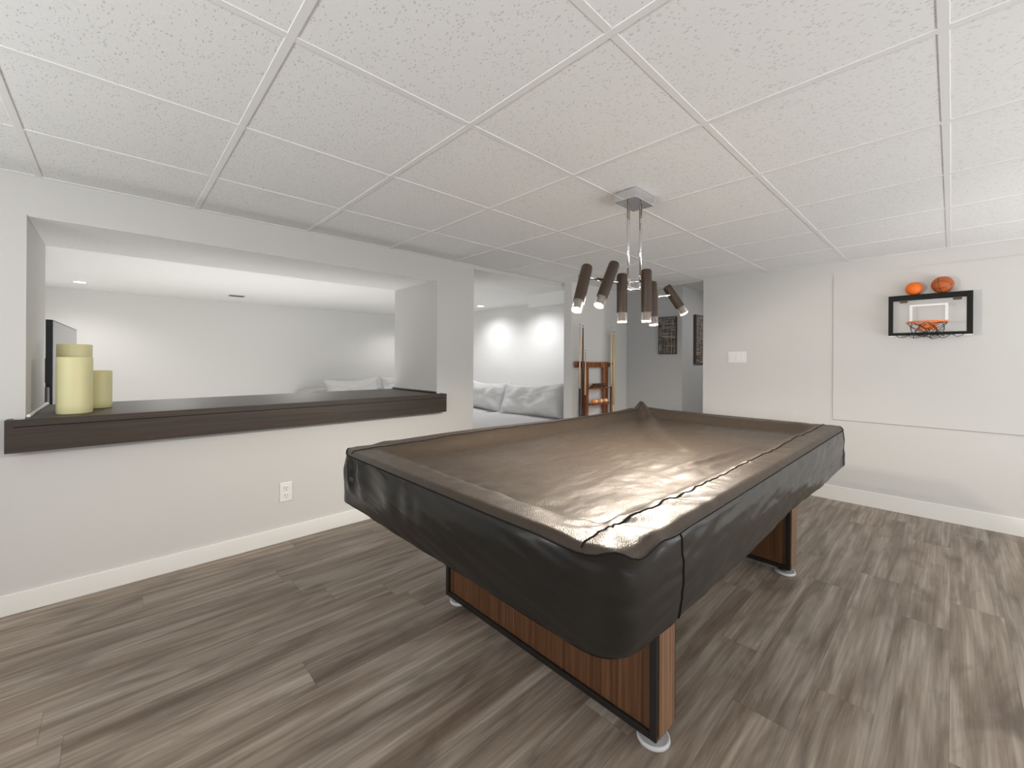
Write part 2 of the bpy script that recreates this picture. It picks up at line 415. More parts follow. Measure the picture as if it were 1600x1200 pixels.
# ------------------------------------------------------------------ pool table
TX, TY, HX, HY, TZ = 2.04, 1.185, 1.30, .725, .805
t = thing('pool_table', 'walnut pool table on two panelled pedestals under the fitted vinyl cover', 'pool table', (TX, TY, 0))
obj('slate_bed', boxes((TX - HX + .1, TX + HX - .1, TY - HY + .1, TY + HY - .1, .66, .722)), M_black, t, bevel=.004)
for s in (-1, 1):
    obj('rail', boxes((TX - HX + .15, TX + HX - .15, TY + s * (HY - .075) - .05, TY + s * (HY - .075) + .05, .70, .778)), M_walnut, t, bevel=.01)
    obj('end_rail', boxes((TX + s * (HX - .075) - .05, TX + s * (HX - .075) + .05, TY - HY + .14, TY + HY - .14, .70, .775)), M_walnut, t, bevel=.01)
bm = boxes((TX - HX + .24, TX + HX - .24, TY - HY + .14, TY - HY + .17, .60, .70), (TX - HX + .24, TX + HX - .24, TY + HY - .17, TY + HY - .14, .60, .70),
           (TX - HX + .24, TX - HX + .27, TY - HY + .17, TY + HY - .17, .60, .70), (TX + HX - .27, TX + HX - .24, TY - HY + .17, TY + HY - .17, .60, .70))
obj('apron', bm, M_walnut, t, bevel=.003)
def pedestal(x0, x1):
    y0, y1, zb, zt = .622, 1.742, .035, .62
    p = obj('pedestal', boxes((x0 + .012, x1 - .012, y0, y1, zb + .006, zt)), M_walnut, t, bevel=.003)
    for s, xa, xb in ((0, x0, x0 + .014), (1, x1 - .014, x1)):
        w_ = .022
        obj('black_frame', boxes((xa, xb, y0 - .002, y0 + w_, zb, zt), (xa, xb, y1 - w_, y1 + .002, zb, zt), (xa, xb, y0 + w_, y1 - w_, zb, zb + w_)), M_black, p, bevel=.002)
    part_label(obj('side_edge', boxes((x0 + .014, x1 - .014, y0 - .006, y0 - .001, zb + .004, zt)), M_walnut_edge, p, bevel=.002), 'lighter striped walnut edge')
    obj('side_edge', boxes((x0 + .014, x1 - .014, y1 + .001, y1 + .006, zb + .004, zt)), M_walnut_edge, p, bevel=.002)
    for y in (y0 + .045, y1 - .045):
        bm = bmesh.new(); lathe(bm, [(0, .0135), (.028, .0135), (.03, .017), (.028, .024), (.012, .027), (.012, zb + .008), (0, zb + .008)], ((x0 + x1) / 2 - .01, y, 0), seg=24)
        obj('leveling_foot', bm, M_black, p, smooth=True)
    return [((x0 + x1) / 2 - .01, y0 + .045), ((x0 + x1) / 2 - .01, y1 - .045)]
near = pedestal(1.205, 1.335)
far = pedestal(2.745, 2.875)
def coaster(x, y, label):
    bm = bmesh.new()
    lathe(bm, [(0, 0), (.050, 0), (.052, .003), (.050, .013), (.046, .014), (.041, .012), (.038, .011), (0, .011)], (x, y, .0006), seg=40)
    tag(obj('caster_cup', bm, M_coaster, smooth=True, loc=(x, y, 0)), label, 'caster cup', 'pale round cups under the table feet')
coaster(near[0][0] - .005, near[0][1] - .012, 'pale round caster cup under the nearest corner of the front pedestal')
coaster(near[1][0], near[1][1], 'pale round caster cup under the left corner of the front pedestal')
coaster(far[0][0] - .01, far[0][1] - .012, 'pale round caster cup under the far right pedestal corner')

# ------------------------------------------------------------------ fitted vinyl cover
Rc = .095
def sstep(a, b, x):
    x = max(0, min(1, (x - a) / (b - a))); return x * x * (3 - 2 * x)
def gauss(x, s): return math.exp(-(x / s) ** 2)
def fb(x, y, s, o=3):
    return noise.fractal(Vector((x * s, y * s, 1.7)), 1.0, 2.0, o)
def topz(x, y):
    ax, ay = HX - abs(x), HY - abs(y); d = min(ax, ay)
    k = .018; d = -math.log(math.exp(-ax / k) + math.exp(-ay / k)) * k
    d = max(0, d)
    z = -.018 * (1 - sstep(0, .022, d))
    bed = sstep(.10, .22, d)
    z -= .050 * bed
    # gentle sag and lumps
    z += .009 * fb(x, y, 2.0) * sstep(0, .15, d)
    z += .0034 * fb(x * 1.0 + 3, y * 2.2, 6) * sstep(.02, .12, d)
    # puckers along the near long rail and near short rail
    sd = HY + y
    pk = gauss(sd - .13, .07)
    z += .0068 * pk * noise.noise(Vector((x * 19 + y * 10, y * 5, 0))) + .0034 * pk * noise.noise(Vector((x * 44, y * 9, 3)))
    sn = HX + x
    pn = gauss(sn - .16, .09)
    z += .0080 * pn * noise.noise(Vector((x * 7, y * 13 + x * 9, 5)))
    # near corner gathers
    cx, cy = x + HX - .13, y + HY - .12; rr = math.hypot(cx, cy); an = math.atan2(cy, cx)
    z += .0035 * gauss(rr - .10, .11) * math.sin(an * 5 + rr * 14)
    # bunch of folds close to the near right rail
    bx, by = x + .78, y + HY - .085
    z += .006 * gauss(bx, .14) * gauss(by, .05) * math.sin(bx * 55 + by * 40)
    # long diagonal fold running from the far corner
    ax0, ay0, ax1, ay1 = HX - .07, HY - .07, -.10, -.33
    dx, dy = ax1 - ax0, ay1 - ay0; L = math.hypot(dx, dy)
    s = ((x - ax0) * dx + (y - ay0) * dy) / L; q = ((x - ax0) * dy - (y - ay0) * dx) / L
    q += .03 * math.sin(s * 5)
    if -.2 < s < L:
        a = .044 * math.exp(-max(s, 0) / .80) + .006
        a *= sstep(L, L - .25, s) if s > L - .25 else 1
        a *= 1 if s > 0 else gauss(s, .06)
        wd = .026 + .014 * min(1, max(0, s) / .8)
        z += a * gauss(q, wd) - a * .22 * gauss(q - wd * 2.1, wd)
    # far corner peak
    z += .010 * gauss(math.hypot(x - HX + .08, y - HY + .08), .13)
    # crease down the length and one across
    z += .0028 * gauss(y - .10 - .02 * x, .012) * bed
    z -= .0020 * gauss(x - .35, .010) * bed
    # the far left rail bows
    z += .010 * gauss(y - HY, .12) * math.sin((x + HX) * 2.4 + .2)
    # folds seen in front of the fold end
    z += .006 * gauss(x + .02, .35) * gauss(y + .42, .06) * math.sin((y + .42) * 70 + x * 9)
    return z
def rr_point(sx, sy, hx, hy, rc):
    x, y = sx * hx, sy * hy
    qx, qy = abs(x) - (hx - rc), abs(y) - (hy - rc)
    if qx > 0 and qy > 0:
        l = math.hypot(qx, qy); mm = max(qx, qy); f = mm / l
        x = math.copysign(hx - rc + qx * f, x); y = math.copysign(hy - rc + qy * f, y)
    return x, y
def cover():
    bm = bmesh.new(); nx, ny = 300, 170; inner = .72
    # square grid squeezed so that its border follows the rounded rectangle
    def cl(n):   # parameter values in -1..1, denser at the rim
        return [-1 + 2 * i / n for i in range(n + 1)]
    X, Y = cl(nx), cl(ny); V = {}
    for i, sx in enumerate(X):
        for j, sy in enumerate(Y):
            x, y = rr_point(sx, sy, HX, HY, Rc)
            V[i, j] = bm.verts.new((TX + x, TY + y, TZ + topz(x, y)))
    for i in range(nx):
        for j in range(ny): bm.faces.new((V[i, j], V[i + 1, j], V[i + 1, j + 1], V[i, j + 1]))
    bs = bmesh.new()
    border = [(i, 0) for i in range(nx)] + [(nx, j) for j in range(ny)] + [(i, ny) for i in range(nx, 0, -1)] + [(0, j) for j in range(ny, 0, -1)]
    top = [V[b_] for b_ in border]; n = len(top)
    co = [v.co.copy() for v in top]; top = [bs.verts.new(p) for p in co]
    # outward normals
    nor = []
    for k in range(n):
        tn = co[(k + 1) % n] - co[k - 1]; tn.z = 0; tn.normalize(); nor.append(Vector((tn.y, -tn.x, 0)))
    per = [0]
    for k in range(1, n): per.append(per[-1] + (co[k] - co[k - 1]).length)
    prev = top; NS = 26; rings = [[v.co.copy() for v in top]]
    for s in range(1, NS + 1):
        f = s / NS; ring = []
        for k in range(n):
            x, y = co[k].x - TX, co[k].y - TY
            u = per[k]
            nearshort = sstep(-HX + .12, -HX, x)
            leftc = nearshort * sstep(-.1, .7, y)
            farright = sstep(HX - .5, HX, x) * sstep(-HY + .2, -HY, y)
            out = .006 * math.sin(min(1, f * 3) * math.pi / 2) - .006 * f
            out += .011 * leftc * math.sin(y * 46 + 3 * math.sin(y * 9) + f * 2.5) * math.sin(math.pi * min(1, f * 1.2 + .1)) 
            out += .0045 * fb(x * .9 + 2, y * .9 + f * .6 + 5, 3.2) + .003 * fb(x + f * .3, y + f, 7)
            # slight waist where the hem is pulled in, bell at the corners
            cd = math.hypot(HX - abs(x), HY - abs(y))
            out -= (.026 if x < 0 and y < 0 else -.012) * gauss(cd, .15) * f - .012 * math.sin(f * math.pi) * (1 - gauss(cd, .3))
            out += .004 * farright * math.sin(f * 7 + x * 6)
            drop = .230 + .008 * math.sin(x * 2.1 + y) + .005 * math.sin(x * 5.3 + y * 4 + 1)
            drop += (.016 if x < 0 and y < 0 else -.002) * gauss(cd, .25) 
            p = co[k] + nor[k] * out
            zb = TZ - drop
            p.z = co[k].z + (zb - co[k].z) * f
            ring.append(bs.verts.new(p))
        rings.append([v.co.copy() for v in ring])
        for k in range(n): bs.faces.new((prev[k], ring[k], ring[(k + 1) % n], prev[(k + 1) % n]))
        prev = ring
    hem = rings
    # a turned-in hem gives the sheet thickness
    inn = [bs.verts.new(v.co - nor[k] * .004 + Vector((0, 0, .001))) for k, v in enumerate(prev)]
    up = [bs.verts.new(v.co - nor[k] * .005 + Vector((0, 0, .03))) for k, v in enumerate(prev)]
    for k in range(n):
        k2 = (k + 1) % n
        bs.faces.new((prev[k], inn[k], inn[k2], prev[k2])); bs.faces.new((inn[k], up[k], up[k2], inn[k2]))
    return bm, bs, co, nor, per, hem
bm, bs, rim, nor, per, hem = cover()
t = thing('pool_table_cover', 'fitted black-brown vinyl cover draped over the pool table', 'cover', (TX, TY, .58))
part_label(obj('top_panel', bm, M_vinyl_top, t, smooth=True), 'embossed black vinyl top with its bronze sheen painted in')
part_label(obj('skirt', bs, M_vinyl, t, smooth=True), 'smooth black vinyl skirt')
n = len(rim)
bm = bmesh.new()
tube(bm, [rim[k] + nor[k] * .0015 + Vector((0, 0, .0015)) for k in range(0, n, 3)], .0026, 6, closed=True)
obj('rim_piping', bm, M_stitch, t, smooth=True)
for s in (-1, 1):
    bm = bmesh.new(); yy = s * (HY - .105)
    tube(bm, [(TX + x, TY + yy, TZ + topz(x, yy) + .0014) for x in [-HX + .01 + (2 * HX - .02) * i / 240 for i in range(241)]], .0019, 6)
    obj('long_seam', bm, M_stitch, t, smooth=True)
# upright seams of the skirt
def vseam(kk):
    bm = bmesh.new()
    tube(bm, [q[kk] + nor[kk] * .0008 for q in hem], .0020, 6); obj('upright_seam', bm, M_stitch, t, smooth=True)
def idx(x, y): return min(range(n), key=lambda k: (rim[k].x - TX - x) ** 2 + (rim[k].y - TY - y) ** 2)
for x, y in ((-HX + .27, -HY), (HX - .12, -HY), (-HX + .27, HY)): vseam(idx(x, y))

# ------------------------------------------------------------------ chandelier
cx_, cy_ = 1.968, 1.150
t = thing('pendant_chandelier', 'chrome pendant light with six dark tube heads over the pool table', 'chandelier', (cx_, cy_, CEIL))
obj('canopy', boxes((1.875, 2.061, 1.088, 1.212, CEIL - .050, CEIL - .0005)), M_chrome, t, bevel=.002)
ROD = ((1.908, 1.150), (1.990, 1.127))
for x, y in ROD:
    bm = bmesh.new(); tube(bm, [(x, y, CEIL - .05), (x, y, 1.59)], .0075, 16); r_ = obj('hanging_rod', bm, M_chrome, t, smooth=True)
    bm = bmesh.new(); lathe(bm, [(0, 0), (.011, 0), (.013, .006), (.013, .040), (.009, .052), (0, .052)], (x, y, 1.583), seg=20); obj('rod_socket', bm, M_chrome, r_, smooth=True)
def spline(P, n=10):
    P = [Vector(p) for p in P]; out = []
    for i in range(len(P) - 1):
        p0 = P[max(i - 1, 0)]; p1 = P[i]; p2 = P[i + 1]; p3 = P[min(i + 2, len(P) - 1)]
        for k in range(n):
            s = k / n
            out.append(.5 * ((2 * p1) + (p2 - p0) * s + (2 * p0 - 5 * p1 + 4 * p2 - p3) * s * s + (3 * p1 - p0 - 3 * p2 + p3) * s ** 3))
    return out + [P[-1]]
bm = bmesh.new()
tube(bm, spline([(1.525, 1.168, 1.592), (1.60, 1.150, 1.590), (1.70, 1.128, 1.588), (1.80, 1.118, 1.590), (1.90, 1.145, 1.588), (1.99, 1.135, 1.585)]), .0085, 14)
obj('arm', bm, M_chrome, t, smooth=True)
bm = bmesh.new()
tube(bm, spline([(1.88, 1.158, 1.575), (1.96, 1.138, 1.583), (2.06, 1.122, 1.590), (2.16, 1.150, 1.585), (2.25, 1.165, 1.580), (2.33, 1.125, 1.592)]), .0085, 14)
obj('arm', bm, M_chrome, t, smooth=True)
HEADS = [((1.545, 1.138, 1.638), (1.440, 1.116, 1.424)), ((1.700, 1.094, 1.671), (1.590, 1.108, 1.457)),
         ((1.790, 1.112, 1.636), (1.790, 1.110, 1.396)), ((1.885, 1.035, 1.660), (1.885, 1.033, 1.400)),
         ((2.150, 1.146, 1.650), (2.150, 1.134, 1.405)), ((2.320, 1.148, 1.646), (2.395, 1.071, 1.483))]
for k, (a, c) in enumerate(HEADS):
    a, c = Vector(a), Vector(c); d = (c - a); L = d.length; d.normalize(); r = .0255
    bm = bmesh.new(); Lb = L - .048
    lathe(bm, [(0, 0), (r * .6, .001), (r * .88, .005), (r, .014), (r, Lb * .5), (r, Lb), (r - .004, Lb), (r - .004, Lb - .01), (0, Lb - .01)], a, d, 32)
    h = obj('lamp_head', bm, M_bronze, t, smooth=True)
    md = h.modifiers.new('es', 'EDGE_SPLIT'); md.split_angle = R(40)
    bm = bmesh.new(); lathe(bm, [(0, Lb - .012), (r * .70, Lb - .012), (r * .70, L - .006), (r * .62, L - .006), (r * .62, L - .012), (0, L - .012)], a, d, 28)
    obj('inner_barrel', bm, M_bronze, h, smooth=False)
    bm = bmesh.new(); lathe(bm, [(r - .0005, Lb - .008), (r - .0005, L), (r - .004, L), (r - .004, Lb - .008)], a, d, 32)
    g = obj('clear_sleeve', bm, M_glass, h, smooth=True)
    bm = bmesh.new(); lathe(bm, [(0, L - .0005), (r * .78, L - .0005), (r * .80, L - .002), (r * .80, L - .0046), (0, L - .0046)], a, d, 28)
    obj('bulb', bm, M_bulb, h)
    e = c + d * .012
    spot('lamp_glow', e, d, 44 if k == 5 else 23, 172, .3, .014, (1, .91, .80))
    # knuckle joining the head to the arm
    mid = a.lerp(c, .22)
    src = min(((1.525, 1.168, 1.592), (1.70, 1.128, 1.588), (1.80, 1.118, 1.590), (1.96, 1.138, 1.587), (2.16, 1.150, 1.585), (2.33, 1.125, 1.592)), key=lambda q: (Vector(q) - mid).length)
    bm = bmesh.new(); tube(bm, [src, a.lerp(c, .22)], .006, 12); obj('knuckle', bm, M_chrome, h, smooth=True)

# ------------------------------------------------------------------ basketball hoop set
M_hoop = mat('black_hoop_plastic', (.008, .008, .008), .55, spec=.2)
t = thing('mini_basketball_hoop', 'small clear basketball backboard with black border and orange rim on the right wall', 'basketball hoop', (4.58, .124, 1.42))
y0, y1, z0, z1 = -.106, .352, 1.419, 1.735
xf, xb = 4.494, 4.506
fr = obj('border', boxes((xf - .004, xb, y0, y0 + .032, z0, z1), (xf - .004, xb, y1 - .028, y1, z0, z1), (xf - .004, xb, y0 + .032, y1 - .028, z0, z0 + .022), (xf - .004, xb, y0 + .032, y1 - .028, z1 - .042, z1)), M_hoop, t, bevel=.002)
obj('top_pad', boxes((xb, 4.578, y0 + .01, y1 - .01, z1 - .016, z1)), M_hoop, t, bevel=.003)
M_board = mat('clear_board', (.9, .88, .87), .06, Alpha=.16)
obj('backboard', boxes((xf + .002, xb - .002, y0 + .032, y1 - .028, z0 + .022, z1 - .042)), M_board, t)
M_white_print = mat('white_print', (.82, .81, .79), .5)
M_grey_print = mat('grey_print', (.40, .39, .37), .5)
yc = .124
bm = boxes((xf, xf + .0018, yc - .105, yc + .105, 1.642, 1.656), (xf, xf + .0018, yc - .105, yc - .089, 1.530, 1.642), (xf, xf + .0018, yc + .089, yc + .105, 1.530, 1.642))
part_label(obj('target_square', bm, M_white_print, t), 'white target square')
for y in (-.028, .262):
    obj('door_hook', boxes((xf - .006, xb + .002, y - .022, y + .022, z1 - .060, z1 - .040)), M_brown_part, t, bevel=.002)
obj('bottom_edge', boxes((xf - .002, xb, y0, y0 + .09, z0 - .008, z0)), M_white_plastic, t)
obj('bottom_edge', boxes((xf - .002, xb, y1 - .075, y1, z0 - .008, z0)), M_white_plastic, t)
rc = Vector((4.375, .128, 1.510)); rr = .108
bm = bmesh.new(); tube(bm, [rc + Vector((rr * math.cos(a), rr * math.sin(a), 0)) for a in [2 * math.pi * i / 48 for i in range(48)]], .0055, 10, closed=True)
rim_o = obj('rim', bm, M_rim, t, smooth=True)
bm = bmesh.new()
v = [bm.verts.new(p) for p in ((4.49, yc - .048, 1.515), (4.49, yc + .055, 1.515), (4.49, yc + .055, 1.455), (4.49, yc - .048, 1.455),
                               (4.476, yc - .030, 1.515), (4.476, yc + .036, 1.515))]
bm.faces.new((v[0], v[1], v[2], v[3])); bm.faces.new((v[4], v[3], v[2], v[5])); bm.faces.new((v[0], v[4], v[5], v[1])); bm.faces.new((v[0], v[3], v[4])); bm.faces.new((v[1], v[5], v[2]))
obj('rim_bracket', bm, M_rim, t, bevel=.001)
bm = bmesh.new()
NK = 8
def netp(k, lv):
    a = 2 * math.pi * (k + .5 * (lv % 2)) / NK
    f = lv / 4
    r2 = rr * (1 - .5 * f)
    p = rc + Vector((r2 * math.cos(a), r2 * math.sin(a), -.105 * f))
    p.x = min(p.x + .07 * f * f, 4.484)             # the net hangs bunched back towards the board
    p.y += (-.035 if k % 3 == 0 else .02) * f * f
    p.z -= .012 * ((k * 37) % 5 - 2) / 2 * f
    return p
for lv in range(4):
    for k in range(NK):
        s2 = 0 if lv % 2 == 0 else 1
        for q in ((k, (k - 1) % NK) if lv % 2 == 0 else (k, (k + 1) % NK)):
            A, Bp = netp(k, lv), netp(q, lv + 1)
            mdp = (A + Bp) / 2 + Vector((0, 0, -.004))
            tube(bm, [A, mdp, Bp], .0021, 6)
loopz = 1.424
for ys, ye, dz in ((.31, .22, .02), (.24, .13, .026), (.14, .04, .034), (.08, 0, .028), (.0, -.07, .02), (.20, .05, .018)):
    tube(bm, spline([(4.486, ys, loopz), (4.480, (ys * 2 + ye) / 3, loopz - dz), (4.478, (ys + 2 * ye) / 3, loopz - dz * .8), (4.486, ye, loopz + .004)], 6), .0024, 6)
part_label(obj('net', bm, M_net, t, smooth=True), 'black bunched net')

bm = bmesh.new(); bmesh.ops.create_uvsphere(bm, u_segments=40, v_segments=24, radius=.0505)
bmesh.ops.translate(bm, verts=bm.verts, vec=(4.528, .206, z1 + .0506))
tag(obj('foam_ball', bm, M_orange, smooth=True, loc=(4.528, .206, z1 + .0506)), 'smaller plain bright orange ball resting on top of the backboard', 'ball')
bm = bmesh.new(); bmesh.ops.create_uvsphere(bm, u_segments=48, v_segments=28, radius=.0615)
bmesh.ops.translate(bm, verts=bm.verts, vec=(4.517, .050, z1 + .0616))
tag(obj('basketball', bm, M_basket, smooth=True, loc=(4.517, .050, z1 + .0616)), 'larger brown-orange mini basketball with dark seams on top of the backboard', 'ball')

# ------------------------------------------------------------------ outlet and switch plates
t = thing('wall_outlet', 'white double power outlet low on the left wall', 'outlet', (.827, 3.05, .326))
obj('cover_plate', boxes((.789, .865, 3.043, 3.0498, .264, .390)), M_white_plastic, t, bevel=.003)
for z in (.352, .302):
    s = obj('socket', boxes((.811, .843, 3.0405, 3.0435, z - .018, z + .018)), M_white_plastic, t, bevel=.0014)
    obj('slot', boxes((.818, .8205, 3.0398, 3.0410, z - .001, z + .010), (.8335, .836, 3.0398, 3.0410, z + .000, z + .009), (.8255, .8305, 3.0398, 3.0410, z - .012, z - .007)), M_slot, s)
t = thing('switch_plate', 'white three-gang light switch plate on the right wall', 'light switch', (4.58, 1.505, 1.252))
obj('cover_plate', boxes((4.573, 4.5798, 1.420, 1.590, 1.195, 1.309)), M_white_plastic, t, bevel=.003)
for k in range(3):
    y = 1.505 + (k - 1) * .046
    obj('rocker', boxes((4.5695, 4.574, y - .0165, y + .0165, 1.219, 1.285)), M_white_plastic, t, bevel=.0015)

# ------------------------------------------------------------------ cue rack with cues and balls
t = thing('cue_rack', 'reddish wooden pool cue rack with two small shelves on the end wall', 'cue rack', (4.06, 2.885, 0))
for x in (3.865, 4.250):
    obj('upright', boxes((x - .042, x + .042, 2.848, 2.872, .10, 1.192)), M_rack, t, bevel=.003)
obj('top_rail', boxes((3.907, 4.208, 2.850, 2.870, 1.128, 1.190)), M_rack, t, bevel=.002)
obj('cue_holder', boxes((3.672, 3.822, 2.842, 2.870, 1.150, 1.198)), M_rack, t, bevel=.003)
obj('cue_holder', boxes((4.293, 4.400, 2.842, 2.870, 1.155, 1.185)), M_rack, t, bevel=.003)
obj('shelf', boxes((3.907, 4.208, 2.780, 2.870, .885, .903)), M_rack, t, bevel=.002)
obj('shelf', boxes((3.907, 4.208, 2.780, 2.870, .700, .717)), M_rack, t, bevel=.002)
obj('shelf_lip', boxes((3.907, 4.208, 2.772, 2.780, .700, .727)), M_rack, t, bevel=.001)
obj('base', boxes((3.672, 4.400, 2.780, 2.885, .101, .135)), M_rack, t, bevel=.004)
obj('back_batten', boxes((3.672, 4.400, 2.872, 2.8995, .20, .26)), M_rack, t)
obj('back_batten', boxes((3.70, 4.38, 2.872, 2.8995, 1.13, 1.16)), M_rack, t)
def cue(x, y, z, L, mats, label, r0=.0145, r1=.0065, joint=.38, lean=0):
    o = thing('pool_cue', label, 'pool cue', (x, y, z), 'cues standing in the rack')
    P = lambda f: Vector((x + lean * f, y, z + L * f))
    bm = bmesh.new(); tube(bm, [P(f) for f in (0, .1, joint)], lambda s: r0 - (r0 - r1) * s * joint, 14); obj('butt', bm, mats[0], o, smooth=True)
    bm = bmesh.new(); tube(bm, [P(joint), P(.7), P(.985)], lambda s: r0 - (r0 - r1) * (joint + s * (.985 - joint)), 14); obj('shaft', bm, mats[1], o, smooth=True)
    bm = bmesh.new(); tube(bm, [P(.985), P(.993)], r1, 14); part_label(obj('ferrule', bm, M_white_plastic, o), 'white ferrule')
    bm = bmesh.new(); tube(bm, [P(.993), P(1)], r1 * .95, 14); obj('tip', bm, M_cue_dark, o)
cue(3.703, 2.822, .136, 1.47, (M_cue_dark, M_cue_light), 'pale cue with a black handle, leftmost in the rack', joint=.52)
cue(3.757, 2.822, .136, 1.46, (M_cue_dark, M_brown_part), 'dark cue standing second from the left of the rack')
cue(3.803, 2.822, .136, 1.19, (M_cue_red, M_cue_light), 'shorter pale cue with reddish handle beside the left upright', joint=.58)
cue(4.315, 2.822, .136, 1.47, (M_cue_red, M_cue_light), 'pale cue with a dark handle right of the right upright', joint=.52)
cue(4.372, 2.822, .136, 1.42, (M_cue_yellow, M_cue_yellow), 'plain yellow wooden cue at the right end of the rack', .017, .014)
for k in range(6):
    x = 3.938 + k * .049; bm = bmesh.new(); bmesh.ops.create_uvsphere(bm, u_segments=20, v_segments=12, radius=.024)
    bmesh.ops.translate(bm, verts=bm.verts, vec=(x, 2.806, .7415))
    lab = ['orange ball at the left end of the rack shelf', 'cream ball second from the left on the rack shelf', 'orange ball third from the left on the rack shelf',
           'cream ball third from the right on the rack shelf', 'orange ball second from the right on the rack shelf', 'cream ball at the right end of the rack shelf'][k]
    tag(obj('pool_ball', bm, M_poolball if k % 2 == 0 else M_poolball2, smooth=True, loc=(x, 2.806, .7415)), lab, 'ball', 'balls on the lower rack shelf')
bm = bmesh.new()
box(bm, 3.935, 4.185, 2.800, 2.845, .9035, .925); box(bm, 3.960, 4.165, 2.806, 2.840, .925, .945)
tag(obj('table_brush', bm, M_brown_part, bevel=.004, loc=(4.06, 2.82, .9035)), 'dark brown table brush lying on the upper rack shelf', 'brush')

# ------------------------------------------------------------------ wall art in the hall
def art_y(x, y0, y1, z0, z1, label):     # hangs on the wall facing the room
    t = thing('wall_art', label, 'wall art', (x, (y0 + y1) / 2, z0), 'woven panels in the hall')
    obj('frame', boxes((x - .030, x - .001, y0, y1, z0, z1)), M_artf, t, bevel=.002)
    obj('woven_panel', boxes((x - .034, x - .030, y0 + .008, y1 - .008, z0 + .008, z1 - .008)), M_art, t)
def art_x(y, x0, x1, z0, z1, label):
    t = thing('wall_art', label, 'wall art', ((x0 + x1) / 2, y, z0), 'woven panels in the hall')
    obj('frame', boxes((x0, x1, y - .030, y - .001, z0, z1)), M_artf, t, bevel=.002)
    obj('woven_panel', boxes((x0 + .010, x1 - .010, y - .034, y - .030, z0 + .008, z1 - .008)), M_art, t)
art_y(4.79, 2.230, 2.452, 1.290, 1.735, 'brown woven-look wall panel, fully visible, left one on the grey wall')
art_x(2.17, 5.10, 5.50, 1.175, 1.775, 'taller dark wall panel cut off by the edge of the right wall')

# ------------------------------------------------------------------ living room
def downlight(x, y, z, label):
    t = thing('recessed_downlight', label, 'downlight', (x, y, z), 'recessed downlights in the living room ceiling')
    bm = bmesh.new(); lathe(bm, [(.052, .0), (.062, -.003), (.072, -.001), (.072, .0005), (.052, .0005)], (x, y, z - .0006), seg=36); obj('trim_ring', bm, M_trim, t, smooth=True)
    bm = bmesh.new(); lathe(bm, [(0, -.0012), (.052, -.0012), (.052, -.0002), (0, -.0002)], (x, y, z - .0006), seg=36); obj('lens', bm, M_down, t)
downlight(-.30, 7.05, 2.092, 'lit round downlight in the ceiling above the far left of the opening')
downlight(4.36, 5.36, 2.092, 'lit downlight seen through the passage, above the light grey wall')
t = thing('ceiling_vent', 'small grey ceiling vent seen through the wall opening', 'vent', (1.24, 6.95, 2.09))
obj('frame', boxes((1.15, 1.33, 6.88, 6.89, 2.084, 2.0918), (1.15, 1.33, 7.02, 7.03, 2.084, 2.0918), (1.15, 1.16, 6.89, 7.02, 2.084, 2.0918), (1.32, 1.33, 6.89, 7.02, 2.084, 2.0918)), M_vent, t)
for k in range(6): obj('slat', boxes((1.16, 1.32, 6.898 + k * .02, 6.908 + k * .02, 2.085, 2.0915)), M_slot, t)

t = thing('television', 'flat television seen edge-on behind the candles', 'television', (-.32, 5.2, 1.1))
def quadbox(x0, y0, x1, y1, th, z0, z1):    # upright slab from (x0,y0) to (x1,y1), thickness towards -x
    bm = bmesh.new(); d = Vector((x1 - x0, y1 - y0, 0)).normalized(); nn = Vector((-d.y, d.x, 0)) * th
    P = [Vector((x0, y0, 0)), Vector((x1, y1, 0)), Vector((x1, y1, 0)) + nn, Vector((x0, y0, 0)) + nn]
    a = [bm.verts.new(p + Vector((0, 0, z0))) for p in P]; c = [bm.verts.new(p + Vector((0, 0, z1))) for p in P]
    bm.faces.new(a[::-1]); bm.faces.new(c)
    for i in range(4): bm.faces.new((a[i], a[(i + 1) % 4], c[(i + 1) % 4], c[i]))
    return bm
tx0, ty0, tx1, ty1 = -.325, 4.48, -.272, 5.93
obj('casing', quadbox(tx0, ty0, tx1, ty1, .035, .66, 1.482), M_tvb, t, bevel=.002)
obj('screen', quadbox(tx0 + .0014, ty0 + .008, tx1 + .0014, ty1 - .008, .001, .672, 1.474), M_tv, t)
obj('wall_bracket', boxes((-.6995, -.335, 5.1, 5.3, 1.0, 1.2)), M_tvb, t, bevel=.004)
t = thing('tower_speaker', 'slim dark speaker beside the television, left of the candles', 'speaker', (-.42, 4.28, 0))
obj('cabinet', boxes((-.50, -.335, 4.30, 4.45, .03, 1.0)), M_tvb, t, bevel=.008)
obj('base', boxes((-.53, -.305, 4.27, 4.48, 0, .03)), M_tvb, t, bevel=.004)

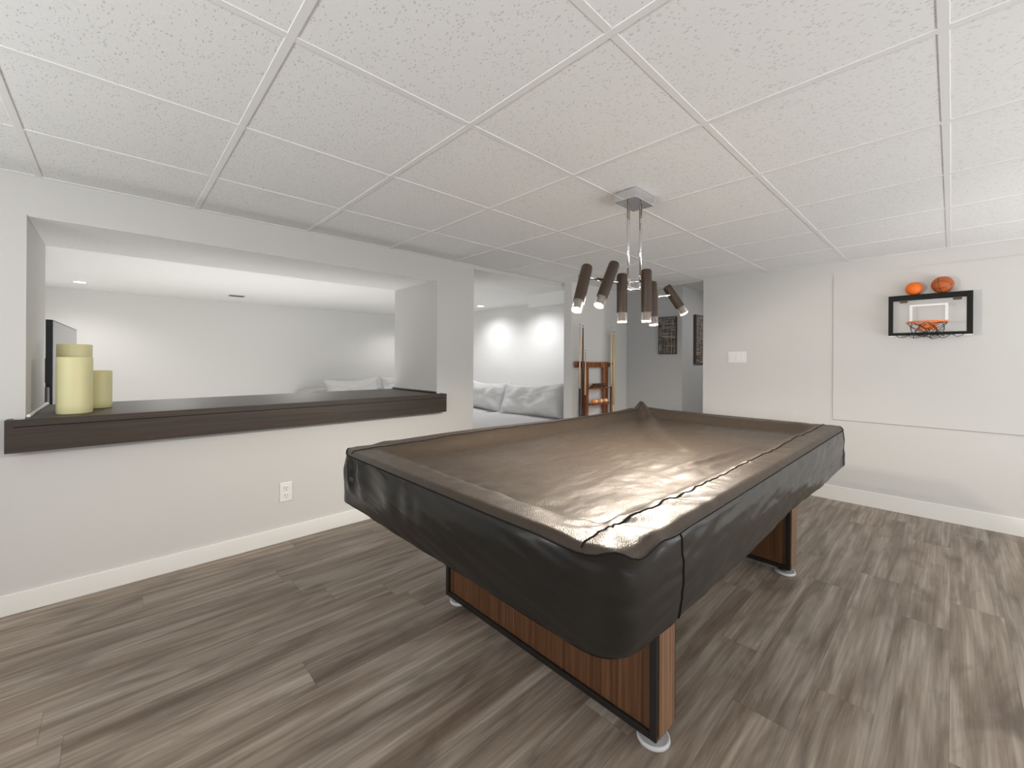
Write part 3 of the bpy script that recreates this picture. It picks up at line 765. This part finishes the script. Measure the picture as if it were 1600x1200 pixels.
def soft_box(x0, x1, y0, y1, z0, z1, r=.06, puff=.02, seed=0):
    bm = bmesh.new(); nx, ny, nz = max(6, int((x1 - x0) / .05)), max(6, int((y1 - y0) / .05)), max(5, int((z1 - z0) / .04))
    cx, cy, cz = (x0 + x1) / 2, (y0 + y1) / 2, (z0 + z1) / 2; hx, hy, hz = (x1 - x0) / 2, (y1 - y0) / 2, (z1 - z0) / 2
    r = min(r, hz * .95); V = {}
    def vt(i, j, k):
        if (i, j, k) in V: return V[i, j, k]
        p = Vector((-hx + 2 * hx * i / nx, -hy + 2 * hy * j / ny, -hz + 2 * hz * k / nz))
        q = Vector((max(-(hx - r), min(hx - r, p.x)), max(-(hy - r), min(hy - r, p.y)), max(-(hz - r), min(hz - r, p.z))))
        d = p - q
        if d.length > 1e-6: p = q + d.normalized() * max(abs(d.x), abs(d.y), abs(d.z))
        if p.z > 0: p.z += puff * (1 - (p.x / hx) ** 2) * (1 - (p.y / hy) ** 2) * (p.z / hz)
        p += Vector((1, 1, 1)) * .006 * noise.noise(Vector((p.x * 5 + seed, p.y * 5, p.z * 5)))
        V[i, j, k] = bm.verts.new(p + Vector((cx, cy, cz))); return V[i, j, k]
    for i in range(nx):
        for j in range(ny):
            for k in (0, nz): bm.faces.new((vt(i, j, k), vt(i + 1, j, k), vt(i + 1, j + 1, k), vt(i, j + 1, k)))
    for i in range(nx):
        for k in range(nz):
            for j in (0, ny): bm.faces.new((vt(i, j, k), vt(i + 1, j, k), vt(i + 1, j, k + 1), vt(i, j, k + 1)))
    for j in range(ny):
        for k in range(nz):
            for i in (0, nx): bm.faces.new((vt(i, j, k), vt(i, j + 1, k), vt(i, j + 1, k + 1), vt(i, j, k + 1)))
    return bm
t = thing('sectional_sofa', 'large pale grey corner sofa along the living room walls', 'sofa', (4.0, 5.5, 0))
obj('base', boxes((3.36, 4.72, 3.30, 7.72, .05, .26), (2.30, 3.36, 6.62, 7.72, .05, .26)), M_sofa, t, bevel=.03, seg=4)
for a, c, s in ((3.32, 4.66, 1), (4.67, 6.0, 2), (6.01, 7.0, 3)):
    obj('seat_cushion', soft_box(3.28, 4.42, a, c, .22, .445, .07, .03, s), M_sofa, t, smooth=True)
obj('seat_cushion', soft_box(2.42, 3.27, 6.6, 7.4, .22, .445, .07, .03, 5), M_sofa, t, smooth=True)
obj('back', soft_box(4.42, 4.74, 3.30, 7.74, .24, .70, .06, 0, 6), M_sofa, t, smooth=True)
obj('back', soft_box(2.30, 4.42, 7.42, 7.76, .24, .70, .06, 0, 7), M_sofa, t, smooth=True)
obj('armrest', soft_box(2.22, 2.44, 6.6, 7.74, .20, .665, .06, 0, 8), M_sofa, t, smooth=True)
def pillow(loc, wd, ht, th, normal, roll, label, seed):
    bm = bmesh.new(); n_ = 36; 
    nrm = Vector(normal).normalized(); up = Vector((0, 0, 1)); side = up.cross(nrm).normalized(); up = nrm.cross(side)
    cr, sr = math.cos(roll), math.sin(roll); s2 = side * cr + up * sr; u2 = up * cr - side * sr
    for sgn in (1, -1):
        g = {}
        for i in range(n_ + 1):
            for j in range(n_ + 1):
                s, v_ = -1 + 2 * i / n_, -1 + 2 * j / n_
                x = s * wd / 2 * (1 - .08 * (1 - v_ * v_)); y = v_ * ht / 2 * (1 - .24 * (1 - s * s) ** 1.2 * (1 if v_ > 0 else .4))
                e = max(0, (1 - s ** 4)) ** .5 * max(0, (1 - v_ ** 4)) ** .5
                wr = noise.fractal(Vector((x * 4 + seed, y * 5, sgn)), 1, 2, 3) * .045 + .022 * math.sin((s + v_ * .6) * 8 + seed + 2 * noise.noise(Vector((x * 4, y * 4, seed)))) * max(0, abs(s) - .2)
                z = sgn * (th / 2 * e * (1 + .12 * math.sin(v_ * 2 + seed))) + wr * e
                g[i, j] = bm.verts.new(Vector(loc) + s2 * x + u2 * y + nrm * z)
        for i in range(n_):
            for j in range(n_): bm.faces.new((g[i, j], g[i + 1, j], g[i + 1, j + 1], g[i, j + 1]))
    bmesh.ops.remove_doubles(bm, verts=bm.verts, dist=.0006)
    tag(obj('back_pillow', bm, M_pillow, smooth=True, loc=loc), label, 'pillow', 'loose grey back pillows on the corner sofa')
pillow((4.14, 4.98, .665), .98, .48, .26, (-1, -.06, .42), -.04, 'large grey pillow beside the partition edge, left one seen through the passage', 1)
pillow((4.12, 3.93, .665), 1.08, .50, .28, (-1, -.12, .42), .05, 'large grey pillow at the near end of the sofa, right one in the passage', 4)
pillow((2.97, 7.10, .665), .96, .46, .24, (0, -1, .35), .02, 'wide grey pillow against the far wall, seen above the ledge', 8)
pillow((3.93, 7.10, .665), .92, .46, .24, (0, -1, .35), -.03, 'grey pillow half hidden by the right side of the opening', 11)
